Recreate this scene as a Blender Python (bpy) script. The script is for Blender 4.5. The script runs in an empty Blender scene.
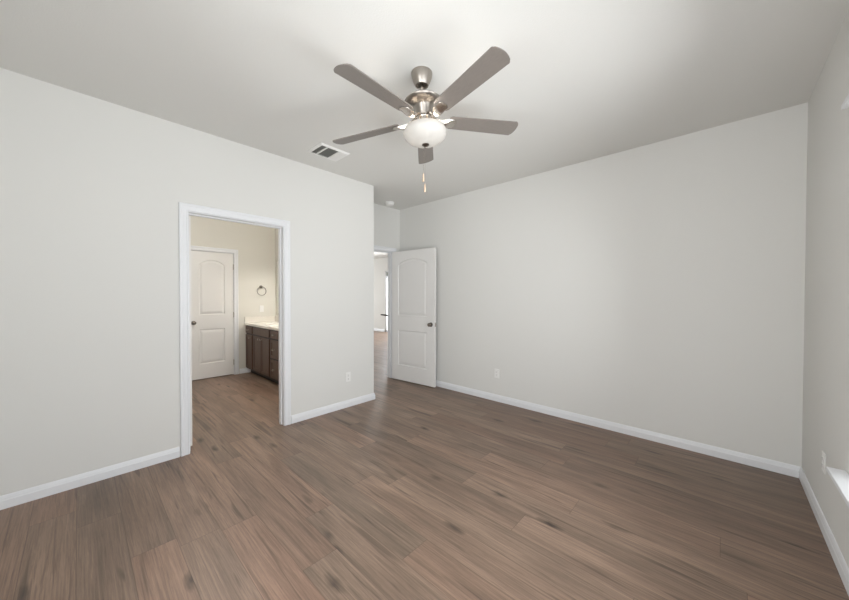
import bpy, bmesh, math, random
from mathutils import Vector, Matrix
PI = math.pi
C = bpy.context.scene.collection
sc = bpy.context.scene
random.seed(7)

# ------------------------------------------------------------------ camera
CAM_H = 1.3369
cd = bpy.data.cameras.new('camera'); cam = bpy.data.objects.new('camera', cd); C.objects.link(cam)
yaw, pit, rol = math.radians(42.8484), math.radians(-0.7585), math.radians(0.1015)
F = Vector((-math.sin(yaw)*math.cos(pit), math.cos(yaw)*math.cos(pit), math.sin(pit)))
R0 = Vector((math.cos(yaw), math.sin(yaw), 0)); U0 = R0.cross(F)
R1 = R0*math.cos(rol)+U0*math.sin(rol); U1 = -R0*math.sin(rol)+U0*math.cos(rol)
M = Matrix((R1, U1, -F)).transposed().to_4x4(); M.translation = (0, 0, CAM_H)
cam.matrix_world = M
cd.sensor_fit = 'HORIZONTAL'; cd.sensor_width = 36; cd.lens = 321.2*36/849
cd.clip_start = 0.02; cd.clip_end = 500
sc.camera = cam

# ------------------------------------------------------------------ world, lights, exposure
w = bpy.data.worlds.new('world'); sc.world = w; w.use_nodes = True
wn = w.node_tree; bg = wn.nodes['Background']
sky = wn.nodes.new('ShaderNodeTexSky'); sky.sky_type = 'HOSEK_WILKIE'; sky.turbidity = 4
sky.sun_direction = (0.3, -0.3, 0.9)
wn.links.new(sky.outputs[0], bg.inputs[0]); bg.inputs[1].default_value = 0.8
sc.view_settings.view_transform = 'Standard'; sc.view_settings.look = 'None'
sc.view_settings.gamma = 1; sc.view_settings.use_curve_mapping = False
sc.view_settings.exposure = 0.27

def area(name, loc, direction, sx, sy, power, col):
    l = bpy.data.lights.new(name, 'AREA'); l.shape = 'RECTANGLE'; l.size = sx; l.size_y = sy
    l.energy = power; l.color = col
    o = bpy.data.objects.new(name, l); C.objects.link(o); o.location = loc
    o.rotation_euler = Vector(direction).to_track_quat('-Z', 'Y').to_euler()
    return o
area('daylight_bedroom_side', (0.95, 1.10, 1.25), (-1, 0, 0.10), 2.6, 1.8, 98, (0.935, 0.97, 1.0))
area('ceiling_fill_side', (1.75, 1.2, 0.05), (-1, 0.1, 1.25), 3.2, 1.2, 55, (0.97, 0.98, 1.0))  # added upward fill lamp outside the window, brightens the ceiling
area('daylight_bedroom_rear', (-0.35, -1.10, 1.15), (0.08, 1, 0.32), 1.5, 1.8, 74, (0.97, 0.985, 1.0))
area('daylight_great_room', (-8.1, 8.15, 1.35), (0, -1, -0.6), 1.8, 2.1, 170, (0.95, 0.98, 1.0))
area('fill_great_room_side', (-13.5, 5.2, 1.5), (1, 0, -0.15), 3.0, 1.9, 240, (0.95, 0.98, 1.0))  # added fill lamp behind an unseen window, lights the great room

# ------------------------------------------------------------------ materials
def lin(c):
    return tuple(((v/255)/12.92 if v/255 <= 0.04045 else ((v/255+0.055)/1.055)**2.4) for v in c)
def mat(name, col, rough=0.6, metal=0.0, bump=0.0, bscale=300, spec=0.5, var=0.0, stretch=None):
    m = bpy.data.materials.new(name); m.use_nodes = True
    nt = m.node_tree; b = nt.nodes['Principled BSDF']
    c = lin(col)
    b.inputs['Base Color'].default_value = (*c, 1); b.inputs['Roughness'].default_value = rough
    b.inputs['Metallic'].default_value = metal; b.inputs['Specular IOR Level'].default_value = spec
    tc = nt.nodes.new('ShaderNodeTexCoord'); nz = nt.nodes.new('ShaderNodeTexNoise')
    mp = nt.nodes.new('ShaderNodeMapping'); mp.inputs['Scale'].default_value = stretch or (1, 1, 1)
    nt.links.new(tc.outputs['Object'], mp.inputs['Vector']); nt.links.new(mp.outputs[0], nz.inputs['Vector'])
    nz.inputs['Scale'].default_value = bscale; nz.inputs['Detail'].default_value = 3
    if bump:
        bp = nt.nodes.new('ShaderNodeBump'); bp.inputs['Strength'].default_value = bump; bp.inputs['Distance'].default_value = 0.002
        nt.links.new(nz.outputs['Fac'], bp.inputs['Height']); nt.links.new(bp.outputs[0], b.inputs['Normal'])
    if var:
        rp = nt.nodes.new('ShaderNodeMapRange'); rp.inputs['From Min'].default_value = 0.3; rp.inputs['From Max'].default_value = 0.7
        rp.inputs['To Min'].default_value = 1-var; rp.inputs['To Max'].default_value = 1+var
        mx = nt.nodes.new('ShaderNodeVectorMath'); mx.operation = 'SCALE'; mx.inputs[0].default_value = c
        nt.links.new(nz.outputs['Fac'], rp.inputs['Value']); nt.links.new(rp.outputs[0], mx.inputs['Scale'])
        nt.links.new(mx.outputs[0], b.inputs['Base Color'])
    return m
M_WALL = mat('wall_paint', (222, 221, 217), 0.75, bump=0.12, bscale=220)
M_CEIL = mat('ceiling_paint', (223, 222, 218), 0.9, bump=0.35, bscale=120)
M_BATHWALL = mat('bathroom_wall_paint', (220, 217, 208), 0.75, bump=0.12, bscale=220)
M_TRIM = mat('white_trim_paint', (231, 232, 234), 0.4)
M_DOOR = mat('white_door_paint', (232, 230, 227), 0.42, bump=0.10, bscale=60, stretch=(6, 6, 0.6))
M_PLASTIC = mat('white_plastic', (236, 235, 232), 0.35, bump=0.01)
M_DARKSLOT = mat('dark_slot', (40, 38, 36), 0.6, var=0.1)
M_NICKEL = mat('brushed_nickel', (172, 165, 157), 0.36, 1.0, bump=0.05, bscale=60, stretch=(1, 1, 20))
M_POLISH = mat('polished_nickel', (200, 193, 185), 0.26, 1.0, bump=0.01)
M_BRONZE = mat('dark_satin_metal', (122, 115, 108), 0.3, 1.0, bump=0.02)
M_BLACK = mat('black_metal', (34, 32, 31), 0.4, 0.6, bump=0.02)
M_BLADE = mat('fan_blade_finish', (128, 121, 115), 0.42, 0.15, var=0.06, bscale=30, stretch=(1, 10, 1))
M_CAB = mat('dark_stained_wood', (90, 68, 55), 0.42, bump=0.05, bscale=14, var=0.16, stretch=(6, 6, 0.8))
M_CABGAP = mat('shaded_cabinet_wood', (30, 21, 17), 0.5, var=0.1, bscale=20)  # cabinet wood taken near black, shade of the gaps put into the colour
M_COUNTER = mat('cultured_marble', (232, 227, 218), 0.25, var=0.02, bscale=8)
M_EXT = mat('exterior_render', (190, 182, 170), 0.9, var=0.05, bscale=4)
M_GRASS = mat('lawn', (96, 112, 66), 0.95, var=0.25, bscale=3)
M_WOODFOB = mat('pale_wood_fob', (214, 186, 160), 0.4, var=0.05, bscale=40)
M_VENTDARK = mat('shaded_vent_grey', (168, 168, 163), 0.8, var=0.1)  # white vent greyed, shade of duct and away-turned louvers put into the colour

def m_mirror():
    m = mat('mirror_glass', (235, 235, 235), 0.02, 1.0); return m
M_MIRROR = m_mirror()
def m_pane():
    m = bpy.data.materials.new('window_glass'); m.use_nodes = True; nt = m.node_tree
    for n in list(nt.nodes): nt.nodes.remove(n)
    o = nt.nodes.new('ShaderNodeOutputMaterial'); mx = nt.nodes.new('ShaderNodeMixShader')
    t = nt.nodes.new('ShaderNodeBsdfTransparent'); g = nt.nodes.new('ShaderNodeBsdfGlossy'); g.inputs['Roughness'].default_value = 0.02
    fr = nt.nodes.new('ShaderNodeFresnel'); fr.inputs[0].default_value = 1.3
    nt.links.new(fr.outputs[0], mx.inputs[0]); nt.links.new(t.outputs[0], mx.inputs[1]); nt.links.new(g.outputs[0], mx.inputs[2])
    nt.links.new(mx.outputs[0], o.inputs[0]); return m
M_PANE = m_pane()
def m_frost(name, trans, emit, tcol):
    m = bpy.data.materials.new(name); m.use_nodes = True; nt = m.node_tree
    for n in list(nt.nodes): nt.nodes.remove(n)
    o = nt.nodes.new('ShaderNodeOutputMaterial')
    tr = nt.nodes.new('ShaderNodeBsdfTranslucent'); tr.inputs[0].default_value = (tcol, tcol*0.97, tcol*0.92, 1)
    df = nt.nodes.new('ShaderNodeBsdfPrincipled'); df.inputs['Base Color'].default_value = (0.86, 0.84, 0.80, 1); df.inputs['Roughness'].default_value = 0.25
    nz = nt.nodes.new('ShaderNodeTexNoise'); nz.inputs['Scale'].default_value = 9; nz.inputs['Detail'].default_value = 4
    nz.inputs['Distortion'].default_value = 1.5
    mr = nt.nodes.new('ShaderNodeMapRange'); mr.inputs['To Min'].default_value = trans-0.08; mr.inputs['To Max'].default_value = trans+0.08
    tc = nt.nodes.new('ShaderNodeTexCoord'); nt.links.new(tc.outputs['Object'], nz.inputs[0])
    nt.links.new(nz.outputs[0], mr.inputs[0])
    mx = nt.nodes.new('ShaderNodeMixShader'); nt.links.new(mr.outputs[0], mx.inputs[0])
    nt.links.new(df.outputs[0], mx.inputs[1]); nt.links.new(tr.outputs[0], mx.inputs[2])
    em = nt.nodes.new('ShaderNodeEmission'); em.inputs[0].default_value = (1, 0.93, 0.82, 1); em.inputs[1].default_value = emit
    ad = nt.nodes.new('ShaderNodeAddShader'); nt.links.new(mx.outputs[0], ad.inputs[0]); nt.links.new(em.outputs[0], ad.inputs[1])
    nt.links.new(ad.outputs[0], o.inputs[0]); return m
M_BOWL = m_frost('alabaster_glass', 0.5, 0.12, 0.017)
M_SHADE = m_frost('frosted_shade_glass', 0.45, 0.5, 0.1)

def m_floor():
    m = bpy.data.materials.new('wood_plank_floor'); m.use_nodes = True; nt = m.node_tree; N = nt.nodes.new; L = nt.links.new
    b = nt.nodes['Principled BSDF']
    uv = N('ShaderNodeUVMap'); uv.uv_map = 'UVMap'
    at = N('ShaderNodeAttribute'); at.attribute_name = 'tone'; at.attribute_type = 'GEOMETRY'
    sep = N('ShaderNodeSeparateColor'); L(at.outputs['Color'], sep.inputs[0])
    su = N('ShaderNodeSeparateXYZ'); L(uv.outputs[0], su.inputs[0])
    def math_(op, a, c=None, v=None):
        n = N('ShaderNodeMath'); n.operation = op
        if hasattr(a, 'is_linked') : L(a, n.inputs[0])
        else: n.inputs[0].default_value = a
        if c is not None:
            if hasattr(c, 'is_linked'): L(c, n.inputs[1])
            else: n.inputs[1].default_value = c
        return n.outputs[0]
    # per-plank offset
    off = math_('MULTIPLY', sep.outputs[2], 37.0)
    cb = N('ShaderNodeCombineXYZ'); L(su.outputs[0], cb.inputs[0]); L(su.outputs[1], cb.inputs[1]); L(off, cb.inputs[2])
    def noise(scale, detail, sx, sy, dist=0.0, rough=0.5):
        mp = N('ShaderNodeMapping'); mp.inputs['Scale'].default_value = (sx, sy, 1); L(cb.outputs[0], mp.inputs[0])
        n = N('ShaderNodeTexNoise'); n.inputs['Scale'].default_value = scale; n.inputs['Detail'].default_value = detail
        n.inputs['Distortion'].default_value = dist; n.inputs['Roughness'].default_value = rough
        L(mp.outputs[0], n.inputs['Vector']); return n.outputs['Fac']
    broad = noise(1.0, 3, 1.4, 9, 0.6)
    grain = noise(1.0, 6, 2.6, 95, 0.9, 0.68)
    fine = noise(1.0, 3, 26, 420)
    # base colour from tone.r (light/dark) and tone.g (warm/grey)
    def rgb(c): return (*lin(c), 1)
    mg = N('ShaderNodeMix'); mg.data_type = 'RGBA'; L(sep.outputs[1], mg.inputs[0])
    mg.inputs[6].default_value = rgb((137, 118, 102)); mg.inputs[7].default_value = rgb((147, 117, 99))
    def ramp(v, a, c, lo, hi):
        r = N('ShaderNodeMapRange'); L(v, r.inputs[0]); r.inputs[1].default_value = a; r.inputs[2].default_value = c
        r.inputs[3].default_value = lo; r.inputs[4].default_value = hi; return r.outputs[0]
    f1 = ramp(sep.outputs[0], 0, 1, 0.72, 1.18)
    f2 = ramp(broad, 0.3, 0.7, 0.76, 1.20)
    f3 = ramp(grain, 0.32, 0.68, 0.68, 1.26)
    f4 = ramp(fine, 0.3, 0.7, 0.93, 1.06)
    # dark streak cracks
    st = noise(1.0, 2, 1.3, 26, 0.8)
    f5 = ramp(st, 0.60, 0.70, 1.0, 0.58)
    # knots
    mp = N('ShaderNodeMapping'); mp.inputs['Scale'].default_value = (2.2, 6.5, 1); L(cb.outputs[0], mp.inputs[0])
    nd = N('ShaderNodeTexNoise'); nd.inputs['Scale'].default_value = 5; L(mp.outputs[0], nd.inputs[0])
    va = N('ShaderNodeVectorMath'); va.operation = 'MULTIPLY_ADD'; L(nd.outputs['Color'], va.inputs[0]); va.inputs[1].default_value = (0.22, 0.22, 0); L(mp.outputs[0], va.inputs[2])
    vo = N('ShaderNodeTexVoronoi'); vo.inputs['Scale'].default_value = 1; L(va.outputs[0], vo.inputs['Vector'])
    sc_ = N('ShaderNodeSeparateColor'); L(vo.outputs['Color'], sc_.inputs[0])
    kn = ramp(vo.outputs['Distance'], 0.02, 0.20, 0.22, 1.0)
    sel = math_('GREATER_THAN', sc_.outputs[0], 0.45)
    inv = math_('SUBTRACT', 1.0, kn); ks = math_('MULTIPLY', inv, sel); f6 = math_('SUBTRACT', 1.0, ks)
    # seams
    dx = math_('MINIMUM', su.outputs[0], math_('SUBTRACT', 1.445, su.outputs[0]))
    dy = math_('MINIMUM', su.outputs[1], math_('SUBTRACT', 0.187, su.outputs[1]))
    d = math_('MINIMUM', dx, dy); f7 = ramp(d, 0.0004, 0.0022, 0.62, 1.0)
    f = f1
    for x in (f2, f3, f4, f5, f6, f7): f = math_('MULTIPLY', f, x)
    vs = N('ShaderNodeVectorMath'); vs.operation = 'SCALE'; L(mg.outputs[2], vs.inputs[0]); L(f, vs.inputs['Scale'])
    L(vs.outputs[0], b.inputs['Base Color'])
    L(ramp(grain, 0.3, 0.7, 0.36, 0.46), b.inputs['Roughness'])
    b.inputs['Specular IOR Level'].default_value = 0.45
    hh = math_('MULTIPLY', f3, f7)
    bp = N('ShaderNodeBump'); bp.inputs['Strength'].default_value = 0.25; bp.inputs['Distance'].default_value = 0.001
    L(hh, bp.inputs['Height']); L(bp.outputs[0], b.inputs['Normal'])
    return m
M_FLOOR = m_floor()

# ------------------------------------------------------------------ helpers
def obj(name, bm, m, parent=None, smooth=False, loc=None):
    bmesh.ops.recalc_face_normals(bm, faces=bm.faces)
    me = bpy.data.meshes.new(name); bm.to_mesh(me); bm.free()
    if m: me.materials.append(m)
    if smooth:
        for p in me.polygons: p.use_smooth = True
        me.set_sharp_from_angle(angle=math.radians(38))
    o = bpy.data.objects.new(name, me); C.objects.link(o)
    if parent is not None: o.parent = parent
    if loc is not None: o.location = loc
    return o
def empty(name, loc=(0, 0, 0), rz=0):
    o = bpy.data.objects.new(name, None); o.empty_display_size = 0.05; C.objects.link(o)
    o.location = loc; o.rotation_euler = (0, 0, rz); return o
def tag(o, label, cat, kind=None, group=None):
    if label: o['label'] = label
    if cat: o['category'] = cat
    if kind: o['kind'] = kind
    if group: o['group'] = group
    return o
def struct(o, label, cat): return tag(o, label, cat, 'structure')
def BM(): return bmesh.new()
def box(bm, x0, x1, y0, y1, z0, z1, bev=0.0):
    vs = [bm.verts.new((x, y, z)) for x in (x0, x1) for y in (y0, y1) for z in (z0, z1)]
    q = [(0, 1, 3, 2), (4, 6, 7, 5), (0, 4, 5, 1), (2, 3, 7, 6), (0, 2, 6, 4), (1, 5, 7, 3)]
    fs = [bm.faces.new([vs[i] for i in f]) for f in q]
    if bev:
        es = list({e for f in fs for e in f.edges})
        bmesh.ops.bevel(bm, geom=es, offset=bev, segments=2, affect='EDGES', profile=0.5)
    return bm
def lathe(bm, prof, n=40, mtx=None, caps=False):
    """profile of (radius, z) turned about z"""
    rings = []
    for r, z in prof:
        if r < 1e-6: rings.append([bm.verts.new((0, 0, z))])
        else: rings.append([bm.verts.new((r*math.cos(2*PI*k/n), r*math.sin(2*PI*k/n), z)) for k in range(n)])
    for a, b_ in zip(rings, rings[1:]):
        for k in range(n):
            k2 = (k+1) % n
            if len(a) == 1 and len(b_) == 1: continue
            if len(a) == 1: bm.faces.new((a[0], b_[k], b_[k2]))
            elif len(b_) == 1: bm.faces.new((a[k], b_[0], a[k2]))
            else: bm.faces.new((a[k], b_[k], b_[k2], a[k2]))
    vs = [v for r in rings for v in r]
    if mtx is not None: bmesh.ops.transform(bm, matrix=mtx, verts=vs)
    return vs
def tube(bm, pts, r, n=10, closed=False):
    pts = [Vector(p) for p in pts]; rings = []; m = len(pts)
    for i, p in enumerate(pts):
        a = pts[(i-1) % m] if (closed or i > 0) else p
        b_ = pts[(i+1) % m] if (closed or i < m-1) else p
        t = (b_-a).normalized(); ref = Vector((0, 0, 1)) if abs(t.z) < 0.9 else Vector((1, 0, 0))
        u = t.cross(ref).normalized(); v = t.cross(u)
        rr = r[i] if isinstance(r, (list, tuple)) else r
        rings.append([bm.verts.new(p+u*rr*math.cos(2*PI*k/n)+v*rr*math.sin(2*PI*k/n)) for k in range(n)])
    for i in range(m if closed else m-1):
        a, b_ = rings[i], rings[(i+1) % m]
        for k in range(n): bm.faces.new((a[k], b_[k], b_[(k+1) % n], a[(k+1) % n]))
    if not closed:
        bm.faces.new(rings[0][::-1]); bm.faces.new(rings[-1])
def sweep(bm, path, prof):
    """path: (x,y) points at floor; prof: (offset to the left-hand normal, z); mitred corners"""
    P = [Vector(p) for p in path]; rings = []
    for i, p in enumerate(P):
        ns = []
        if i > 0: d = (P[i]-P[i-1]).normalized(); ns.append(Vector((-d.y, d.x)))
        if i < len(P)-1: d = (P[i+1]-P[i]).normalized(); ns.append(Vector((-d.y, d.x)))
        n = ns[0] if len(ns) == 1 else (ns[0]+ns[1])/(1+ns[0].dot(ns[1]))
        rings.append([bm.verts.new((p.x+n.x*u, p.y+n.y*u, z)) for u, z in prof])
    k = len(prof)
    for a, b_ in zip(rings, rings[1:]):
        for j in range(k): bm.faces.new((a[j], b_[j], b_[(j+1) % k], a[(j+1) % k]))
    bm.faces.new(rings[0]); bm.faces.new(rings[-1][::-1])
BASE = [(0, 0), (0.014, 0), (0.014, 0.052), (0.0115, 0.058), (0.0105, 0.066), (0.007, 0.078), (0.004, 0.083), (0, 0.083)]
CAS = [(0, 0), (0, 0.010), (0.006, 0.013), (0.011, 0.011), (0.037, 0.013), (0.043, 0.017), (0.056, 0.018), (0.061, 0.014), (0.061, 0)]
def casing(bm, y0, y1, z1, x, sgn, legs=(True, True), prof=CAS):
    """door casing on plane x, standing off in direction sgn, around opening y0..y1"""
    cols = []
    st = [lambda u: (y0-u, 0), lambda u: (y0-u, z1+u), lambda u: (y1+u, z1+u), lambda u: (y1+u, 0)]
    if not legs[0]: st = [lambda u: (y0, z1+u)]+st[2:]
    for s in st: cols.append([bm.verts.new((x+sgn*d, s(u)[0], s(u)[1])) for u, d in prof])
    k = len(prof)
    for a, b_ in zip(cols, cols[1:]):
        for j in range(k): bm.faces.new((a[j], b_[j], b_[(j+1) % k], a[(j+1) % k]))
    bm.faces.new(cols[0]); bm.faces.new(cols[-1][::-1])

H = 2.743
XL, YE, XA, YB, XR, YN = -3.289, 2.586, -3.901, 3.607, 0.44, -0.63
T = 0.12
XB = -6.03; YV = 2.466   # bathroom far wall, vanity wall
GX, GY = -13.0, 7.7      # great room

# ------------------------------------------------------------------ floor
def build_floor():
    Wd, Ln, y00 = 0.187, 1.445, -0.018
    joints = {0: -2.70, 1: -2.19, 3: -2.07, 4: -1.48, 5: -1.82, 6: -2.62, 7: -1.90, 9: -0.87, 10: -1.35, 11: -2.12, 12: -1.44, 13: -1.02, 15: -2.46, 16: -1.94}
    tones = {(0, -2.70-Ln): (0.28, 0.2), (0, -2.70): (0.42, 0.25), (1, -2.19): (0.66, 0.72), (1, -2.19-Ln): (0.5, 0.35), (2, None): (0.5, 0.7), (3, -2.07): (0.68, 0.8),
             (4, -1.48): (0.42, 0.15), (5, -1.82): (0.62, 0.2), (5, -1.82-Ln): (0.55, 0.6), (6, -2.62): (0.36, 0.05), (7, -1.90-Ln): (0.45, 0.25), (7, -1.90): (0.66, 0.35),
             (9, -0.87-Ln): (0.30, 0.35), (9, -0.87): (0.66, 0.35), (10, -1.35-Ln): (0.18, 0.2), (10, -1.35): (0.6, 0.3), (11, -2.12-Ln): (0.30, 0.3), (11, -2.12): (0.6, 0.5),
             (12, -1.44-Ln): (0.35, 0.3), (12, 0.01): (0.25, 0.4), (13, -1.02-Ln): (0.3, 0.3), (16, -0.49): (0.12, 0.3), (17, None): (0.3, 0.4)}
    bm = BM(); uvl = bm.loops.layers.uv.new('UVMap'); cl = bm.loops.layers.float_color.new('tone')
    X0, X1, Y0, Y1 = GX, XR+0.13, -1.0, GY+0.1
    r0 = int(math.floor((Y0-y00)/Wd)); r1 = int(math.ceil((Y1-y00)/Wd)); rnd = random.Random(11)
    for r in range(r0, r1):
        j = joints.get(r, None); 
        if j is None: j = -rnd.random()*Ln
        n0 = int(math.floor((X0-j)/Ln)); n1 = int(math.ceil((X1-j)/Ln))
        ya, yb = max(y00+r*Wd, Y0), min(y00+(r+1)*Wd, Y1)
        for n in range(n0, n1):
            xs = j+n*Ln; xa, xb = max(xs, X0), min(xs+Ln, X1)
            if xb-xa < 1e-4 or yb-ya < 1e-4: continue
            t, g, s = rnd.random(), rnd.random(), rnd.random()
            t = 0.22+0.56*t-(0.2 if r >= 14 else 0); g = 0.15+0.6*g
            for (rr, xx), v in tones.items():
                if rr == r and xx is not None and abs(xx-xs) < 0.02: t, g = v
            vs = [bm.verts.new(p) for p in ((xa, ya, 0), (xb, ya, 0), (xb, yb, 0), (xa, yb, 0))]
            f = bm.faces.new(vs)
            for lp in f.loops:
                lp[uvl].uv = (lp.vert.co.x-xs, lp.vert.co.y-(y00+r*Wd)); lp[cl] = (t, g, s, 1)
    me = bpy.data.meshes.new('floor'); bm.to_mesh(me); bm.free(); me.materials.append(M_FLOOR)
    o = bpy.data.objects.new('floor', me); C.objects.link(o)
    struct(o, 'brown wood plank floor running through every room', 'floor')
build_floor()
b = BM(); box(b, GX-0.2, XR+0.16, -1.2, GY+0.2, -0.14, -0.004); struct(obj('floor_slab', b, M_EXT), 'concrete slab under the plank floor', 'floor')
b = BM(); box(b, -60, 40, -40, 60, -0.30, -0.16); struct(obj('ground', b, M_GRASS), 'lawn outside the house', 'ground')
b = BM(); box(b, GX-0.2, XR+0.16, -1.2, GY+0.2, H, H+0.15); struct(obj('ceiling', b, M_CEIL), 'flat pale grey textured ceiling', 'ceiling')

# ------------------------------------------------------------------ walls
def wallx(name, x0, x1, y0, y1, openings, m, label):
    """wall slab with its faces at x0/x1, running y0..y1, rectangular openings (ya, yb, za, zb)"""
    b = BM(); y = y0
    for ya, yb, za, zb in sorted(openings):
        if ya > y: box(b, x0, x1, y, ya, 0, H)
        if za > 0: box(b, x0, x1, ya, yb, 0, za)
        box(b, x0, x1, ya, yb, zb, H); y = yb
    if y < y1: box(b, x0, x1, y, y1, 0, H)
    return struct(obj(name, b, m), label, 'wall')
def wally(name, y0, y1, x0, x1, openings, m, label):
    b = BM(); x = x0
    for xa, xb, za, zb in sorted(openings):
        if xa > x: box(b, x, xa, y0, y1, 0, H)
        if za > 0: box(b, xa, xb, y0, y1, 0, za)
        box(b, xa, xb, y0, y1, zb, H); x = xb
    if x < x1: box(b, x, x1, y0, y1, 0, H)
    return struct(obj(name, b, m), label, 'wall')
D0, D1, DH = 0.634, 1.426, 2.036       # bathroom doorway, clear opening
J = 0.018
W0, W1, WZ0, WZ1 = -0.12, 2.43, 0.487, 2.225
R0_, R1_, RZ0, RZ1 = -1.15, 0.35, 0.415, 2.30
E0, E1, EH = 2.604, 3.452, 2.036
def two_tone_left():
    # bedroom side and bathroom side of the same wall carry different paint: a material slot per side
    o = wallx('wall_left', XL-T, XL, YN-T, YE, [(D0-J, D1+J, 0, DH+J)], M_WALL, 'pale grey wall on the left with the bathroom doorway in it')
    o.data.materials.append(M_BATHWALL)
    for p in o.data.polygons:
        if p.normal.x < -0.9 and p.center.y < YV: p.material_index = 1
two_tone_left()
wally('wall_far', YB, YB+T, XA-T, XR, [], M_WALL, 'long bare pale grey wall facing the camera on the right')
wallx('wall_right', XR, XR+0.15, YN-T, YB+T, [(W0, W1, WZ0, WZ1)], M_WALL, 'narrow strip of pale grey window wall at the right edge')
wally('wall_near', YN-T, YN, XL, XR, [(R0_, R1_, RZ0, RZ1)], M_WALL, 'pale grey wall behind the camera with a window')
wallx('wall_entry', XA-T, XA, YE, YB, [(E0-J, E1+J, 0, EH+J)], M_WALL, 'short recessed wall with the entry doorway')
o = wally('wall_vanity', YV, YE, XB-T, XL-T, [], M_WALL, 'wall between the vanity and the hall')
o.data.materials.append(M_BATHWALL)
for p in o.data.polygons:
    if p.normal.y < -0.9: p.material_index = 1
BD0, BD1 = 1.163, 1.777                # bathroom inner door slab
wallx('wall_bathroom', XB-T, XB, -1.0, YV, [(BD0-0.02, BD1+0.02, 0, 2.056)], M_BATHWALL, 'beige bathroom wall with the white door and towel ring')
wally('wall_bathroom_near', -1.12, -1.0, XB-T, XL-T, [], M_BATHWALL, 'beige bathroom wall out of view on the left')
wallx('wall_closet', XB-1.2, XB-1.1, -1.0, YE, [], M_WALL, 'closet wall behind the bathroom door')
wally('wall_great_room', GY, GY+T, GX, XA, [(-9.12, -7.25, 0, 2.24)], M_WALL, 'distant pale wall seen through the entry doorway')
wallx('wall_great_room_side', GX-T, GX, YE-T, GY, [(3.6, 6.8, 0.5, 2.3)], M_WALL, 'great room end wall with a wide window added for light')
wallx('wall_hall', XA-T, XA, YB+T, GY, [], M_WALL, 'hall wall behind the entry door jamb')
wally('wall_great_room_near', YE-T, YE, GX, XB-T, [], M_WALL, 'great room wall beside the bathroom')

# ------------------------------------------------------------------ trims
def trim(name, b, label, cat='trim', m=None, smooth=False):
    return struct(obj(name, b, m or M_TRIM, smooth=smooth), label, cat)
b = BM(); sweep(b, [(XL, D0-0.074), (XL, YN)][::-1][::-1], BASE)
trim('baseboard_left', b, 'white baseboard along the left wall before the bathroom doorway', 'baseboard')
b = BM(); sweep(b, [(XA, YE), (XL, YE), (XL, D1+0.074)], BASE)
trim('baseboard_corner', b, 'white baseboard between the bathroom doorway and the wall corner', 'baseboard')
b = BM(); sweep(b, [(XR, YB), (XA, YB)], BASE)
trim('baseboard_far', b, 'white baseboard along the long bare wall', 'baseboard')
b = BM(); sweep(b, [(XR, YN), (XR, YB)], BASE)
trim('baseboard_right', b, 'white baseboard under the window at the right edge', 'baseboard')
b = BM(); sweep(b, [(XL, YN), (XR, YN)], BASE)
trim('baseboard_near', b, 'white baseboard behind the camera', 'baseboard')
b = BM(); sweep(b, [(XB, 2.03), (XB, BD1+0.083)], BASE)
trim('baseboard_bathroom', b, 'short white baseboard between bathroom door and vanity', 'baseboard')
b = BM(); sweep(b, [(XB, BD0-0.083), (XB, -1.0), (XL-T, -1.0), (XL-T, D0-0.083)], BASE)
trim('baseboard_bathroom_near', b, 'white baseboard around the unseen end of the bathroom', 'baseboard')
b = BM(); sweep(b, [(-7.2, GY), (XA-T, GY)][::-1], BASE); 
trim('baseboard_great_room_right', b, 'white baseboard right of the distant glass door', 'baseboard')
b = BM(); sweep(b, [(-9.13, GY), (GX, GY)], BASE)
trim('baseboard_great_room', b, 'white baseboard on the distant wall beyond the entry doorway', 'baseboard')

def doorway(n, y0, y1, zh, xa, xb, sides, lab, legs=(True, True), stop=None):
    """jamb lining + casings as one trim, xa<xb wall faces"""
    b = BM()
    box(b, xa-0.001, xb+0.001, y0-J, y0, 0, zh+J); box(b, xa-0.001, xb+0.001, y1, y1+J, 0, zh+J)
    box(b, xa-0.001, xb+0.001, y0, y1, zh, zh+J)
    if stop:
        s0, s1 = stop
        box(b, s0, s1, y0, y0+0.011, 0, zh); box(b, s0, s1, y1-0.011, y1, 0, zh); box(b, s0, s1, y0+0.011, y1-0.011, zh-0.011, zh)
    o = trim('trim_%d' % n, b, lab, 'door frame')
    for x, sg in sides:
        b = BM(); casing(b, y0-0.006, y1+0.006, zh+0.006, x, sg, legs)
        c = obj('casing', b, M_TRIM, o)
    return o
doorway(1, D0, D1, DH, XL-T, XL, [(XL, 1), (XL-T, -1)], 'white casing and jamb around the bathroom doorway', stop=(XL-T+0.036, XL-T+0.072))
doorway(2, E0, E1, EH, XA-T, XA, [(XA, 1), (XA-T, -1)], 'white frame of the entry doorway beside the open door', legs=(False, True), stop=(XA-T+0.03, XA-0.045))
doorway(3, BD0-0.003, BD1+0.003, 2.040, XB-T, XB, [(XB, 1)], 'white casing around the closed bathroom door', stop=(XB-0.075, XB-0.045))

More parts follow.
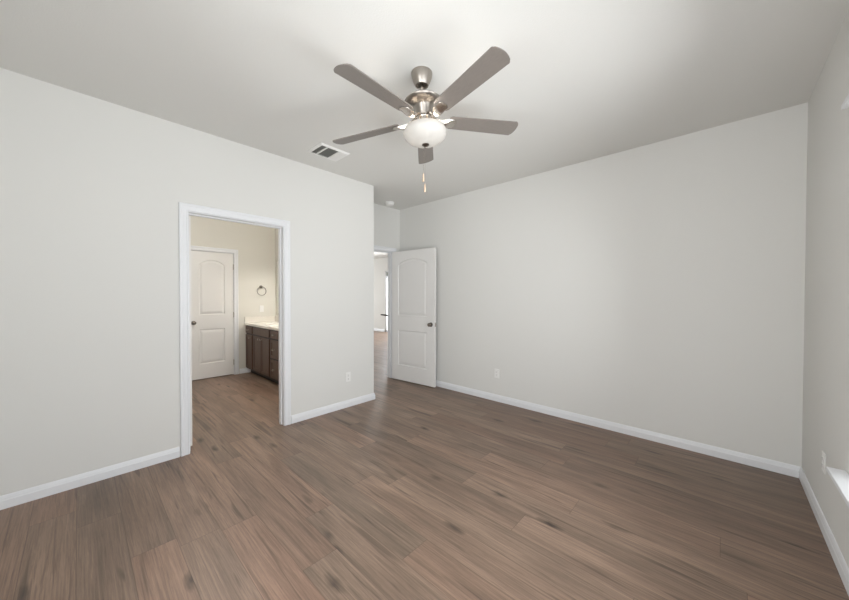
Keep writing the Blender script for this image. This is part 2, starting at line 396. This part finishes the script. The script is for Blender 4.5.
# ------------------------------------------------------------------ moulded arch-top doors
def door_mesh(wd, ht, th, px0, px1):
    """slab in x 0..wd, y 0..th, z 0..ht; moulded two-panel faces on both sides"""
    b = BM()
    zb0, zb1, zt0, zs, za = 0.235, 0.785, 1.015, 1.815, 1.895
    cx = (px0+px1)/2; hw = (px1-px0)/2
    def sd(x, z):
        ax = min(x-px0, px1-x)
        lo = min(ax, z-zb0, zb1-z)
        top = zs+(za-zs)*math.sqrt(max(0, 1-((x-cx)/hw)**2))**1.15 if abs(x-cx) < hw else zs
        # smoother arch: circular segment
        s = za-zs; Rr = (hw*hw+s*s)/(2*s); top = za-Rr+math.sqrt(max(0, Rr*Rr-(x-cx)**2))
        up = min(ax, z-zt0, (top-z)*0.96)
        return max(lo, up)
    def prof(d):
        if d <= 0: return 0
        if d < 0.010: return -0.0115*(d/0.010)
        if d < 0.018: return -0.0115
        if d < 0.042: return -0.0115+0.0095*((d-0.018)/0.024)
        return -0.002
    def lines(a0, a1, marks, step):
        s = {a0, a1}
        for m_ in marks:
            for dd in (0, 0.010, 0.018, 0.030, 0.042): 
                s.add(round(m_[0]+m_[1]*dd, 5))
        v = sorted(s); out = [v[0]]
        for q in v[1:]:
            g = q-out[-1]
            if g < 1e-5: continue
            k = max(1, int(math.ceil(g/step))); base = out[-1]
            for i in range(1, k+1): out.append(base+g*i/k)
        return out
    xs = lines(0, wd, [(px0, 1), (px1, -1)], 0.012)
    zs_ = lines(0, ht, [(zb0, 1), (zb1, -1), (zt0, 1)], 0.02)
    zs_ = sorted(set([z for z in zs_ if z < 1.74 or z > 1.93]+[1.74+0.19*i/60 for i in range(61)]))
    g = {}
    for side in (0, 1):
        for i, x in enumerate(xs):
            for j, z in enumerate(zs_):
                dd = prof(sd(x, z)); y = -dd if side == 0 else th+dd
                g[side, i, j] = b.verts.new((x, y, z))
    nx, nz = len(xs), len(zs_)
    for side in (0, 1):
        for i in range(nx-1):
            for j in range(nz-1):
                q = (g[side, i, j], g[side, i+1, j], g[side, i+1, j+1], g[side, i, j+1])
                b.faces.new(q if side == 0 else q[::-1])
    for j in range(nz-1):
        b.faces.new((g[0, 0, j], g[0, 0, j+1], g[1, 0, j+1], g[1, 0, j])); b.faces.new((g[0, nx-1, j], g[1, nx-1, j], g[1, nx-1, j+1], g[0, nx-1, j+1]))
    for i in range(nx-1):
        b.faces.new((g[0, i, 0], g[1, i, 0], g[1, i+1, 0], g[0, i+1, 0])); b.faces.new((g[0, i, nz-1], g[0, i+1, nz-1], g[1, i+1, nz-1], g[1, i, nz-1]))
    return b
KNOB = [(0, 0), (0.032, 0), (0.033, 0.004), (0.030, 0.008), (0.013, 0.011), (0.011, 0.022), (0.013, 0.028), (0.022, 0.034), (0.0275, 0.044), (0.0275, 0.052), (0.022, 0.060), (0.010, 0.064), (0, 0.0645)]
def knob(parent, x, z, y, sgn):
    b = BM(); mt = Matrix.Translation((x, y, z)) @ Matrix.Rotation(-sgn*PI/2, 4, 'X')
    lathe(b, KNOB, 32, mt)
    o = obj('knob', b, M_BRONZE, parent, True); return o
def hinge(parent, x, z, y):
    b = BM(); lathe(b, [(0, -0.045), (0.0065, -0.045), (0.0065, 0.045), (0, 0.045)], 12, Matrix.Translation((x, y, z)))
    box(b, x, x+0.03, y, y+0.002, z-0.043, z+0.043)
    return obj('hinge', b, M_NICKEL, parent, True)
# entry door, open against the far wall
ang = math.atan2(0.068, 0.85)
b = door_mesh(0.848, 2.018, 0.035, 0.128, 0.705)
d = obj('door_1', b, M_DOOR, None, True); d.location = (XA+0.018, 3.424, 0.012); d.rotation_euler = (0, 0, ang)
struct(d, 'open white arch-panel entry door standing against the far wall', 'door')
knob(d, 0.782, 0.905, 0, -1); knob(d, 0.782, 0.905, 0.035, 1)
b = BM(); box(b, 0.8478, 0.8505, 0.006, 0.029, 0.875, 0.935); box(b, 0.850, 0.860, 0.011, 0.024, 0.898, 0.912); obj('latch', b, M_NICKEL, d)
for z in (0.2, 1.0, 1.8): hinge(d, -0.004, z, 0.037)
# bathroom closet door, closed (faces the bathroom; slab local y is depth into the wall)
b = door_mesh(BD1-BD0, 2.022, 0.035, 0.128, 0.488)
d = obj('door_2', b, M_DOOR, None, True); d.location = (XB-0.008, BD0, 0.012); d.rotation_euler = (0, 0, PI/2)
struct(d, 'closed white arch-panel door on the bathroom wall', 'door')
knob(d, 0.055, 0.895, 0, -1)
for z in (0.2, 1.0, 1.8): hinge(d, BD1-BD0+0.001, z, -0.004)
# bathroom entry door, swung fully into the bathroom, seen only by its hinge edge
b = door_mesh(0.775, 2.018, 0.035, 0.115, 0.66)
d = obj('door_5', b, M_DOOR, None, True); d.location = (XL-T-0.003, D0+0.039, 0.012); d.rotation_euler = (0, 0, PI)
struct(d, 'white bathroom entry door swung inwards, only its edge showing at the left jamb', 'door')
knob(d, 0.705, 0.895, 0, -1); knob(d, 0.705, 0.895, 0.035, 1)
for z in (0.2, 1.0, 1.8): hinge(d, -0.004, z, 0.037)
# hall closet door, open, hidden but for its lever
b = door_mesh(0.44, 2.018, 0.035, 0.10, 0.34)
d = obj('door_3', b, M_DOOR, None, True); d.location = (XA-T-0.01, 3.93, 0.012); d.rotation_euler = (0, 0, PI)
d.location.y = 3.93
struct(d, 'white hall door hidden behind the entry jamb, only its black lever showing', 'door')
b = BM(); lathe(b, [(0, 0), (0.026, 0), (0.026, 0.006), (0.011, 0.008), (0.010, 0.045), (0, 0.045)], 24, Matrix.Translation((0.415, 0.035, 0.955)) @ Matrix.Rotation(-PI/2, 4, 'X'))
tube(b, [(0.412, 0.070, 0.952), (0.45, 0.080, 0.962), (0.52, 0.082, 0.968), (0.645, 0.080, 0.970)], [0.016, 0.016, 0.015, 0.013], 12)
tag(obj('lever_handle', b, M_BLACK, d, True), 'black lever handle', None)

# ------------------------------------------------------------------ windows
def window(n, x, y0, y1, z0, z1, lab):
    """frame in the plane x, double-hung; sill (stool) towards -x"""
    b = BM(); f = 0.045; xa, xb = x, x+0.05
    box(b, xa, xb, y0, y0+f, z0, z1); box(b, xa, xb, y1-f, y1, z0, z1)
    box(b, xa, xb, y0+f, y1-f, z0, z0+f); box(b, xa, xb, y0+f, y1-f, z1-f, z1)
    zm = (z0+z1)/2; ym = (y0+y1)/2
    box(b, xa, xb, ym-0.03, ym+0.03, z0+f, z1-f)
    o = struct(obj('window_%d' % n, b, M_TRIM), lab, 'window')
    for ya, yb in ((y0+f, ym-0.03), (ym+0.03, y1-f)):
        for za, zb, dx in ((z0+f, zm+0.015, 0.008), (zm-0.015, z1-f, 0.026)):
            b = BM(); s = 0.032
            box(b, xa+dx, xa+dx+0.016, ya, ya+s, za, zb); box(b, xa+dx, xa+dx+0.016, yb-s, yb, za, zb)
            box(b, xa+dx, xa+dx+0.016, ya+s, yb-s, za, za+s); box(b, xa+dx, xa+dx+0.016, ya+s, yb-s, zb-s, zb)
            sh = obj('sash', b, M_PLASTIC, o)
            b = BM(); box(b, xa+dx+0.006, xa+dx+0.010, ya+s-0.003, yb-s+0.003, za+s-0.003, zb-s+0.003); obj('pane', b, M_PANE, sh)
    return o
wd = window(1, XR+0.095, W0, W1, WZ0, WZ1, 'white window on the right wall, only the ends of its sill and head board in view')
b = BM(); box(b, XR-0.060, XR, W0-0.05, W1+0.05, WZ0-0.001, WZ0+0.021, 0.003); box(b, XR, XR+0.095, W0, W1, WZ0, WZ0+0.021)
tag(obj('window_sill', b, M_TRIM, wd), 'white painted sill board', None)
b = BM(); box(b, XR-0.035, XR, W0-0.05, W1+0.05, WZ1, WZ1+0.022, 0.002); obj('head_board', b, M_TRIM, wd)
w2 = window(2, 0, -0.75, 0.75, RZ0, RZ1, 'white window behind the camera'); w2.location = (-0.40, YN-0.07, 0); w2.rotation_euler = (0, 0, -PI/2)
w3 = window(3, 0, -1.6, 1.6, 0.5, 2.3, 'unseen wide great room window added for light'); w3.location = (GX-0.03, 5.2, 0); w3.rotation_euler = (0, 0, PI)  # unseen window, put in to bring light into the great room
# patio door far away in the great room
b = BM()
PX0, PX1, PZ = -9.12, -7.25, 2.24
for xa, xb in ((PX0, PX0+0.05), (PX1-0.05, PX1), (-8.17, -8.11)): box(b, xa, xb, GY+0.01, GY+0.08, 0, PZ)
box(b, PX0, PX1, GY+0.01, GY+0.08, PZ-0.05, PZ); box(b, PX0, PX1, GY+0.01, GY+0.08, 0.0, 0.06)
pd = struct(obj('door_4', b, M_TRIM), 'bright glazed patio door on the distant wall beyond the entry doorway', 'door')
for xa, xb in ((PX0+0.05, -8.17), (-8.11, PX1-0.05)):
    b = BM(); box(b, xa, xb, GY+0.04, GY+0.046, 0.06, PZ-0.05); obj('pane', b, M_PANE, pd)

# ------------------------------------------------------------------ outlets and switches
def duplex(name, loc, rz, label, cat='outlet', kind='outlet', group=None):
    t = empty(name, loc, rz); tag(t, label, cat)      # local: plate in xz plane, facing -y
    b = BM(); box(b, -0.035, 0.035, -0.006, 0, -0.0575, 0.0575, 0.003); obj('cover_plate', b, M_PLASTIC, t)
    if kind == 'outlet':
        for s in (1, -1):
            b = BM(); lathe(b, [(0, -0.003), (0.0165, -0.003), (0.0175, 0), (0, 0)], 24, Matrix.Translation((0, -0.0065, s*0.0195)) @ Matrix.Rotation(PI/2, 4, 'X') @ Matrix.Scale(-1, 4, (0, 0, 1)))
            r = obj('receptacle', b, M_PLASTIC, t, True)
            b = BM()
            for sx in (-0.006, 0.006): box(b, sx-0.001, sx+0.001, -0.0100, -0.0088, s*0.0195+0.000, s*0.0195+0.008)
            box(b, -0.0022, 0.0022, -0.0100, -0.0088, s*0.0195-0.009, s*0.0195-0.005)
            obj('slots', b, M_DARKSLOT, r)
    else:
        b = BM(); box(b, -0.0165, 0.0165, -0.009, -0.005, -0.033, 0.033, 0.0015); obj('rocker', b, M_PLASTIC, t)
    return t
duplex('wall_outlet', (XL, 2.196, 0.36), PI/2, 'white wall outlet right of the bathroom doorway')
duplex('wall_outlet', (-2.088, YB, 0.352), 0, 'white wall outlet low on the long bare wall near the open door')
duplex('wall_outlet', (XR, 2.905, 0.385), -PI/2, 'white wall outlet beside the window sill at the right edge')
duplex('wall_switch', (XB, 2.225, 1.10), PI/2, 'white switch plate below the towel ring above the vanity', 'switch', 'switch')

# ------------------------------------------------------------------ towel ring
t = empty('towel_ring', (XB, 2.215, 1.49)); tag(t, 'round nickel towel ring on the beige bathroom wall', 'towel ring')
b = BM(); lathe(b, [(0, 0), (0.027, 0), (0.027, 0.006), (0.018, 0.010), (0.010, 0.014), (0.009, 0.04), (0, 0.042)], 24, Matrix.Rotation(PI/2, 4, 'Y'))
obj('mounting_post', b, M_BRONZE, t, True)
b = BM(); tube(b, [(0.034, 0.075*math.sin(a), -0.075+0.075*math.cos(a)) for a in [2*PI*k/40 for k in range(40)]], 0.0048, 10, True)
obj('ring', b, M_BRONZE, t, True)

# ------------------------------------------------------------------ vanity
VX0, VX1, VY0, VY1 = XB+0.002, -4.655, 1.972, YV-0.002
t = empty('vanity_cabinet', ((VX0+VX1)/2, (VY0+VY1)/2, 0)); tag(t, 'dark stained wooden bathroom vanity cabinet with drawers and doors', 'cabinet')
off = Vector(t.location)
def vobj(name, b, m, parent=None, smooth=False):
    bmesh.ops.translate(b, verts=b.verts, vec=-off); return obj(name, b, m, parent if parent else t, smooth)
b = BM(); box(b, VX0, VX1, VY0, VY0+0.02, 0.085, 0.828); box(b, VX0, VX0+0.018, VY0+0.02, VY1, 0.085, 0.828); box(b, VX1-0.018, VX1, VY0+0.02, VY1, 0.085, 0.828)
box(b, VX0+0.018, VX1-0.018, VY0+0.02, VY1, 0.085, 0.103); box(b, VX0+0.018, VX1-0.018, VY1-0.012, VY1, 0.103, 0.828); vobj('body', b, M_CABGAP)
b = BM(); box(b, VX0, VX1, VY0+0.07, VY1, 0.0, 0.085); vobj('toe_kick', b, M_CABGAP)
def front(name, x0, x1, z0, z1, kx=None, kz=None, panel=True):
    b = BM(); y1 = VY0; y0 = VY0-0.019; s = 0.042
    if panel and (x1-x0) > 0.13 and z1-z0 > 0.15:
        box(b, x0, x0+s, y0, y1, z0, z1, 0.0015); box(b, x1-s, x1, y0, y1, z0, z1, 0.0015)
        box(b, x0+s, x1-s, y0, y1, z0, z0+s, 0.0015); box(b, x0+s, x1-s, y0, y1, z1-s, z1, 0.0015)
        box(b, x0+s-0.002, x1-s+0.002, y0+0.009, y1, z0+s-0.002, z1-s+0.002)
    else: box(b, x0, x1, y0, y1, z0, z1, 0.003)
    o = vobj(name, b, M_CAB)
    if kx is not None:
        b = BM(); lathe(b, [(0, 0), (0.008, 0), (0.006, 0.010), (0.010, 0.016), (0.0155, 0.022), (0.0155, 0.027), (0.010, 0.031), (0, 0.032)], 20, Matrix.Translation((kx, y0, kz)) @ Matrix.Rotation(PI/2, 4, 'X'))
        vobj('knob', b, M_NICKEL, o, True)
    return o
xa = VX0+0.022
front('drawer', xa, -5.725, 0.700, 0.812, -5.869, 0.757); front('door', xa, -5.725, 0.105, 0.672, -5.80, 0.625)
front('drawer', -5.675, -5.022, 0.700, 0.812)
front('door', -5.675, -5.352, 0.105, 0.672, -5.39, 0.640); front('door', -5.346, -5.022, 0.105, 0.672, -5.305, 0.640)
front('drawer', -4.966, -4.680, 0.700, 0.812, -4.828, 0.757)
front('drawer', -4.966, -4.680, 0.405, 0.672, -4.828, 0.537); front('drawer', -4.966, -4.680, 0.105, 0.378, -4.828, 0.240)
t2 = empty('vanity_counter', ((VX0+VX1)/2, (VY0+VY1)/2, 0.829)); tag(t2, 'cream cultured marble vanity counter with low splash', 'counter')
off = Vector(t2.location)
def counter():
    b = BM(); x0, x1, y0, y1, zt, zb = VX0, VX1+0.02, VY0-0.03, VY1, 0.862, 0.829
    cx, cy, rx, ry = -5.30, 2.20, 0.235, 0.165
    n = 48; inner = []; outer = []
    for k in range(n):
        a = 2*PI*k/n; c, s = math.cos(a), math.sin(a)
        inner.append(b.verts.new((cx+rx*c, cy+ry*s, zt)))
        tx = ((x1-cx) if c > 0 else (x0-cx))/c if abs(c) > 1e-9 else 1e9
        ty = ((y1-cy) if s > 0 else (y0-cy))/s if abs(s) > 1e-9 else 1e9
        q = min(tx, ty); outer.append(b.verts.new((cx+q*c, cy+q*s, zt)))
    # exact corners
    for (X, Y) in ((x0, y0), (x0, y1), (x1, y0), (x1, y1)):
        v = min(outer, key=lambda v: (v.co.x-X)**2+(v.co.y-Y)**2); v.co = (X, Y, zt)
    low = [b.verts.new((v.co.x, v.co.y, zb)) for v in outer]
    prev = inner
    for f, z in ((0.97, -0.008), (0.93, -0.03), (0.84, -0.07), (0.62, -0.105), (0.3, -0.12)):
        cur = [b.verts.new((cx+rx*f*math.cos(2*PI*k/n), cy+ry*f*math.sin(2*PI*k/n), zt+z)) for k in range(n)]
        for k in range(n): b.faces.new((prev[k], prev[(k+1) % n], cur[(k+1) % n], cur[k]))
        prev = cur
    b.faces.new(prev)
    for k in range(n):
        k2 = (k+1) % n
        b.faces.new((inner[k2], inner[k], outer[k], outer[k2])); b.faces.new((outer[k], low[k], low[k2], outer[k2]))
    return b
vobj('countertop', counter(), M_COUNTER, t2, True)
b = BM(); box(b, VX0, VX1+0.02, VY1-0.02, VY1, 0.862, 0.965, 0.002); vobj('backsplash', b, M_COUNTER, t2)
b = BM(); box(b, VX0, VX0+0.02, VY0-0.028, VY1-0.02, 0.862, 0.965, 0.002); vobj('side_splash', b, M_COUNTER, t2)
b = BM(); box(b, -5.92, -4.70, YV-0.008, YV-0.001, 1.02, 1.95); tag(obj('wall_mirror', b, M_MIRROR), 'frameless mirror over the vanity', 'mirror')
t4 = empty('vanity_light', (-5.12, YV, 2.12)); tag(t4, 'nickel bath light bar with frosted shades above the mirror', 'light')
b = BM(); box(b, -0.28, 0.28, -0.03, 0, -0.04, 0.04, 0.006); obj('back_plate', b, M_NICKEL, t4)
for k in (-1, 0, 1):
    b = BM(); tube(b, [(k*0.2, -0.03, 0), (k*0.2, -0.10, 0), (k*0.2, -0.12, -0.02)], 0.008, 10); obj('arm', b, M_NICKEL, t4, True)
    b = BM(); lathe(b, [(0.03, 0), (0.045, -0.03), (0.058, -0.09), (0.062, -0.13)], 28, Matrix.Translation((k*0.2, -0.12, -0.02))); obj('glass_shade', b, M_SHADE, t4, True)
    l = bpy.data.lights.new('vanity_bulb', 'POINT'); l.energy = 9.5; l.color = (1, 0.965, 0.91); l.shadow_soft_size = 0.03
    lo = bpy.data.objects.new('vanity_bulb', l); C.objects.link(lo); lo.parent = t4; lo.location = (k*0.2, -0.12, -0.11)
# unseen flush ceiling light, added to light the bathroom
t5 = empty('bathroom_fill_light', (-4.30, 1.05, H)); tag(t5, 'unseen round flush light added on the bathroom ceiling', 'light')
b = BM(); lathe(b, [(0, 0), (0.16, 0), (0.16, -0.02), (0.145, -0.025)], 40); obj('base', b, M_NICKEL, t5, True)
b = BM(); lathe(b, [(0.145, -0.025), (0.13, -0.06), (0.09, -0.085), (0.04, -0.096), (0, -0.098)], 40); obj('diffuser', b, M_SHADE, t5, True)
l = bpy.data.lights.new('bathroom_fill_bulb', 'POINT'); l.energy = 35; l.color = (1, 0.97, 0.92); l.shadow_soft_size = 0.1
lo = bpy.data.objects.new('bathroom_fill_bulb', l); C.objects.link(lo); lo.parent = t5; lo.location = (0, 0, -0.16)

# ------------------------------------------------------------------ ceiling vent
t = empty('ceiling_vent', (-2.848, 1.686, H)); tag(t, 'white rectangular air register on the ceiling left of the fan', 'vent')
vx, vy = 0.130, 0.158   # half sizes
b = BM(); fr = 0.024
def ringbox(b, ax, ay, bx, by, z0, z1):
    box(b, -ax, ax, -ay, -by, z0, z1); box(b, -ax, ax, by, ay, z0, z1); box(b, -ax, -bx, -by, by, z0, z1); box(b, bx, ax, -by, by, z0, z1)
ringbox(b, vx, vy, vx-fr, vy-fr, -0.006, 0); ringbox(b, vx-0.012, vy-0.012, vx-fr-0.002, vy-fr-0.002, -0.011, -0.006)
obj('frame', b, M_PLASTIC, t)
b = BM(); box(b, -vx+fr, vx-fr, -vy+fr, vy-fr, -0.0012, -0.0002); obj('duct_opening', b, M_VENTDARK, t)
ix, iy = vx-fr, vy-fr
def slats(b, ya, yb, n, tilt):
    for k in range(n):
        y = ya+(yb-ya)*(k+0.5)/n; w_ = (yb-ya)/n*0.62
        dz = 0.0045; sgn = 1 if tilt > 0 else -1
        p = [(y-w_*sgn*0.8, -0.0115), (y+w_*sgn*0.8, -0.0025)]
        v = [b.verts.new(q) for q in ((-ix, p[0][0], p[0][1]), (ix, p[0][0], p[0][1]), (ix, p[1][0], p[1][1]), (-ix, p[1][0], p[1][1]),
                                      (-ix, p[0][0], p[0][1]-0.0012), (ix, p[0][0], p[0][1]-0.0012), (ix, p[1][0], p[1][1]-0.0012), (-ix, p[1][0], p[1][1]-0.0012))]
        for f in ((0, 1, 2, 3), (7, 6, 5, 4), (0, 4, 5, 1), (1, 5, 6, 2), (2, 6, 7, 3), (3, 7, 4, 0)): b.faces.new([v[i] for i in f])
for ya, yb, n, tl, mt in ((-iy, -iy+0.055, 4, 1, M_VENTDARK), (-iy+0.067, iy-0.085, 8, 1, M_VENTDARK), (iy-0.077, iy, 5, -1, M_PLASTIC)):  # banks turned away get the shaded grey, the last stays white
    b = BM(); slats(b, ya, yb, n, tl); obj('louver_bank', b, mt, t)
b = BM(); box(b, -ix, ix, -iy+0.055, -iy+0.067, -0.012, -0.001); obj('divider', b, M_PLASTIC, t)
b = BM(); box(b, -ix, ix, iy-0.085, iy-0.077, -0.012, -0.001); obj('divider', b, M_PLASTIC, t)

# ------------------------------------------------------------------ smoke detector
t = empty('smoke_detector', (-3.70, 3.21, H)); tag(t, 'round white smoke detector on the ceiling by the entry', 'smoke detector')
b = BM(); lathe(b, [(0, 0), (0.070, 0), (0.070, -0.010), (0.062, -0.014)], 40); obj('base', b, M_PLASTIC, t, True)
b = BM(); lathe(b, [(0.062, -0.012), (0.062, -0.028), (0.054, -0.040), (0.030, -0.045), (0, -0.046)], 40); obj('cover', b, M_PLASTIC, t, True)

# ------------------------------------------------------------------ ceiling fan
FX, FY = -1.4080, 1.4890
fan = empty('ceiling_fan', (FX, FY, H)); tag(fan, 'brushed nickel ceiling fan with five grey blades and a lit glass bowl', 'ceiling fan')
def zz(z): return z-H
b = BM(); lathe(b, [(0, 0), (0.066, 0), (0.067, -0.008), (0.064, -0.025), (0.054, -0.055), (0.041, -0.080), (0.037, -0.080), (0.034, -0.074), (0.034, -0.05), (0.012, -0.04)], 48)
obj('canopy', b, M_NICKEL, fan, True)
b = BM(); lathe(b, [(0.0105, -0.05), (0.0105, -0.170)], 20); lathe(b, [(0.0105, -0.160), (0.022, -0.163), (0.024, -0.176), (0.024, -0.19)], 24); obj('downrod', b, M_POLISH, fan, True)
b = BM(); lathe(b, [(0.020, zz(2.578)), (0.060, zz(2.575)), (0.112, zz(2.568)), (0.118, zz(2.562)), (0.113, zz(2.553)), (0.090, zz(2.543)), (0.060, zz(2.534)), (0.057, zz(2.530)), (0.047, zz(2.480)), (0.043, zz(2.472)), (0, zz(2.472))], 56)
obj('motor_housing', b, M_NICKEL, fan, True)
b = BM(); lathe(b, [(0.058, zz(2.470)), (0.058, zz(2.462)), (0.050, zz(2.460)), (0.046, zz(2.452)), (0.046, zz(2.425)), (0.078, zz(2.418)), (0.084, zz(2.408)), (0, zz(2.408))], 48)
obj('light_fitter', b, M_POLISH, fan, True)
def blade(deg):
    b = BM(); th = 0.0055; n = 26
    r0, r1, w0, w1 = 0.165, 0.645, 0.053, 0.0635
    out = []
    # outline: near edge root->tip, small corner radius, gently bowed end
    pts = [(r0, -w0*0.86), (r0+0.018, -w0)]
    for k in range(1, 9): q = k/9; pts.append((r0+0.018+(r1-0.010-r0-0.018)*q, -(w0+(w1-w0)*q)))
    for k in range(0, 5): a = -PI/2+PI/2*k/4*0.85; pts.append((r1-0.010+0.010*math.cos(a), -w1+0.009+0.009*math.sin(a)))
    for q in (0.80, 0.6, 0.4, 0.2, 0): pts.append((r1+0.019*(1-q*q), -w1*q))
    full = pts+[(x, -y) for x, y in reversed(pts[:-1])]
    top = [b.verts.new((x, y, th/2)) for x, y in full]; bot = [b.verts.new((x, y, -th/2)) for x, y in full]
    b.faces.new(top); b.faces.new(bot[::-1])
    for k in range(len(full)): b.faces.new((top[k], bot[k], bot[(k+1) % len(full)], top[(k+1) % len(full)]))
    P = Matrix.Rotation(math.radians(-12), 4, 'X')
    bmesh.ops.transform(b, matrix=P, verts=b.verts)
    o = obj('blade', b, M_BLADE, fan, False); o.rotation_euler = (0, 0, math.radians(deg)); o.location = (0, 0, zz(2.4485))
    # iron: curved cup arm reaching from the hub to a plate under the blade root
    b = BM(); rows = []
    prof = [(0.050, 0.016, 0.026), (0.070, 0.016, 0.018), (0.095, 0.020, 0.004), (0.120, 0.026, -0.006), (0.145, 0.032, -0.009), (0.170, 0.035, -0.0072), (0.196, 0.034, -0.0062), (0.210, 0.022, -0.0058), (0.216, 0.008, -0.0056)]
    for x, hw, z in prof:
        tw = P if x > 0.14 else Matrix.Rotation(math.radians(-12)*max(0, (x-0.05)/0.09), 4, 'X')
        row = []
        for s in (-1, -0.6, 0, 0.6, 1):
            sag = -0.006*(1-s*s) if 0.08 < x < 0.18 else 0
            row.append(b.verts.new(tw @ Vector((x, hw*s, z+sag))))
        rows.append(row)
    belly = [0.003, 0.006, 0.014, 0.020, 0.015, 0.005, 0.003, 0.003, 0.003]
    low = [[b.verts.new((v.co.x, v.co.y*(1-0.45*min(1, belly[i]/0.03)), v.co.z-belly[i])) for v in r] for i, r in enumerate(rows)]
    for g in (rows, low):
        for a, c in zip(g, g[1:]):
            for k in range(4): b.faces.new((a[k], a[k+1], c[k+1], c[k]))
    for i in range(len(rows)-1):
        for k in (0, 4): b.faces.new((rows[i][k], rows[i+1][k], low[i+1][k], low[i][k]))
    for k in range(4):
        b.faces.new((rows[0][k], rows[0][k+1], low[0][k+1], low[0][k])); b.faces.new((rows[-1][k], rows[-1][k+1], low[-1][k+1], low[-1][k]))
    obj('blade_iron', b, M_POLISH, o, True)
for k in range(5): blade(-12.6+72*k)
b = BM(); lathe(b, [(0.116, zz(2.396)), (0.122, zz(2.397)), (0.130, zz(2.388)), (0.1365, zz(2.374)), (0.137, zz(2.362)), (0.130, zz(2.344)), (0.112, zz(2.325)), (0.084, zz(2.309)), (0.050, zz(2.299)), (0.020, zz(2.296)), (0.008, zz(2.296))], 56)
obj('light_bowl', b, M_BOWL, fan, True)
b = BM(); lathe(b, [(0.006, zz(2.424)), (0.006, zz(2.297)), (0.022, zz(2.298)), (0.0235, zz(2.291)), (0.014, zz(2.284)), (0.006, zz(2.281)), (0.008, zz(2.276)), (0.005, zz(2.270)), (0, zz(2.269))], 28)
obj('finial', b, M_BRONZE, fan, True)
for dx, dy, ze, in ((0.010, 0.006, 2.112), (0.014, 0.016, 2.048)):
    b = BM(); pts = []
    z = 2.272
    while z > ze:
        bmesh.ops.create_icosphere(b, subdivisions=1, radius=0.0016, matrix=Matrix.Translation((dx, dy, zz(z)))); z -= 0.0042
    c = obj('pull_chain', b, M_POLISH, fan)
    b = BM(); lathe(b, [(0, 0), (0.002, 0), (0.0035, -0.006), (0.0048, -0.024), (0.0058, -0.044), (0.0045, -0.052), (0, -0.054)], 16, Matrix.Translation((dx, dy, zz(ze)))); 
    tag(obj('fob', b, M_WOODFOB, c, True), 'pale wooden fob', None)
for k in range(2):
    l = bpy.data.lights.new('fan_bulb', 'POINT'); l.energy = 1.45; l.color = (1, 0.89, 0.78); l.shadow_soft_size = 0.03
    lo = bpy.data.objects.new('fan_bulb', l); C.objects.link(lo); lo.parent = fan
    a = 0.7+PI*k; lo.location = (0.05*math.cos(a), 0.05*math.sin(a), zz(2.352))
# the hanging body of the fan tilts a little on its ball joint; canopy and chains stay plumb
nrm = Vector((-0.0436, -0.0524, 1)).normalized()
TM = Matrix.Translation((0, 0, -0.078)) @ Vector((0, 0, 1)).rotation_difference(nrm).to_matrix().to_4x4() @ Matrix.Translation((0, 0, 0.078))
for o in fan.children:
    if not o.name.startswith(('canopy', 'pull_chain')): o.matrix_basis = TM @ o.matrix_basis
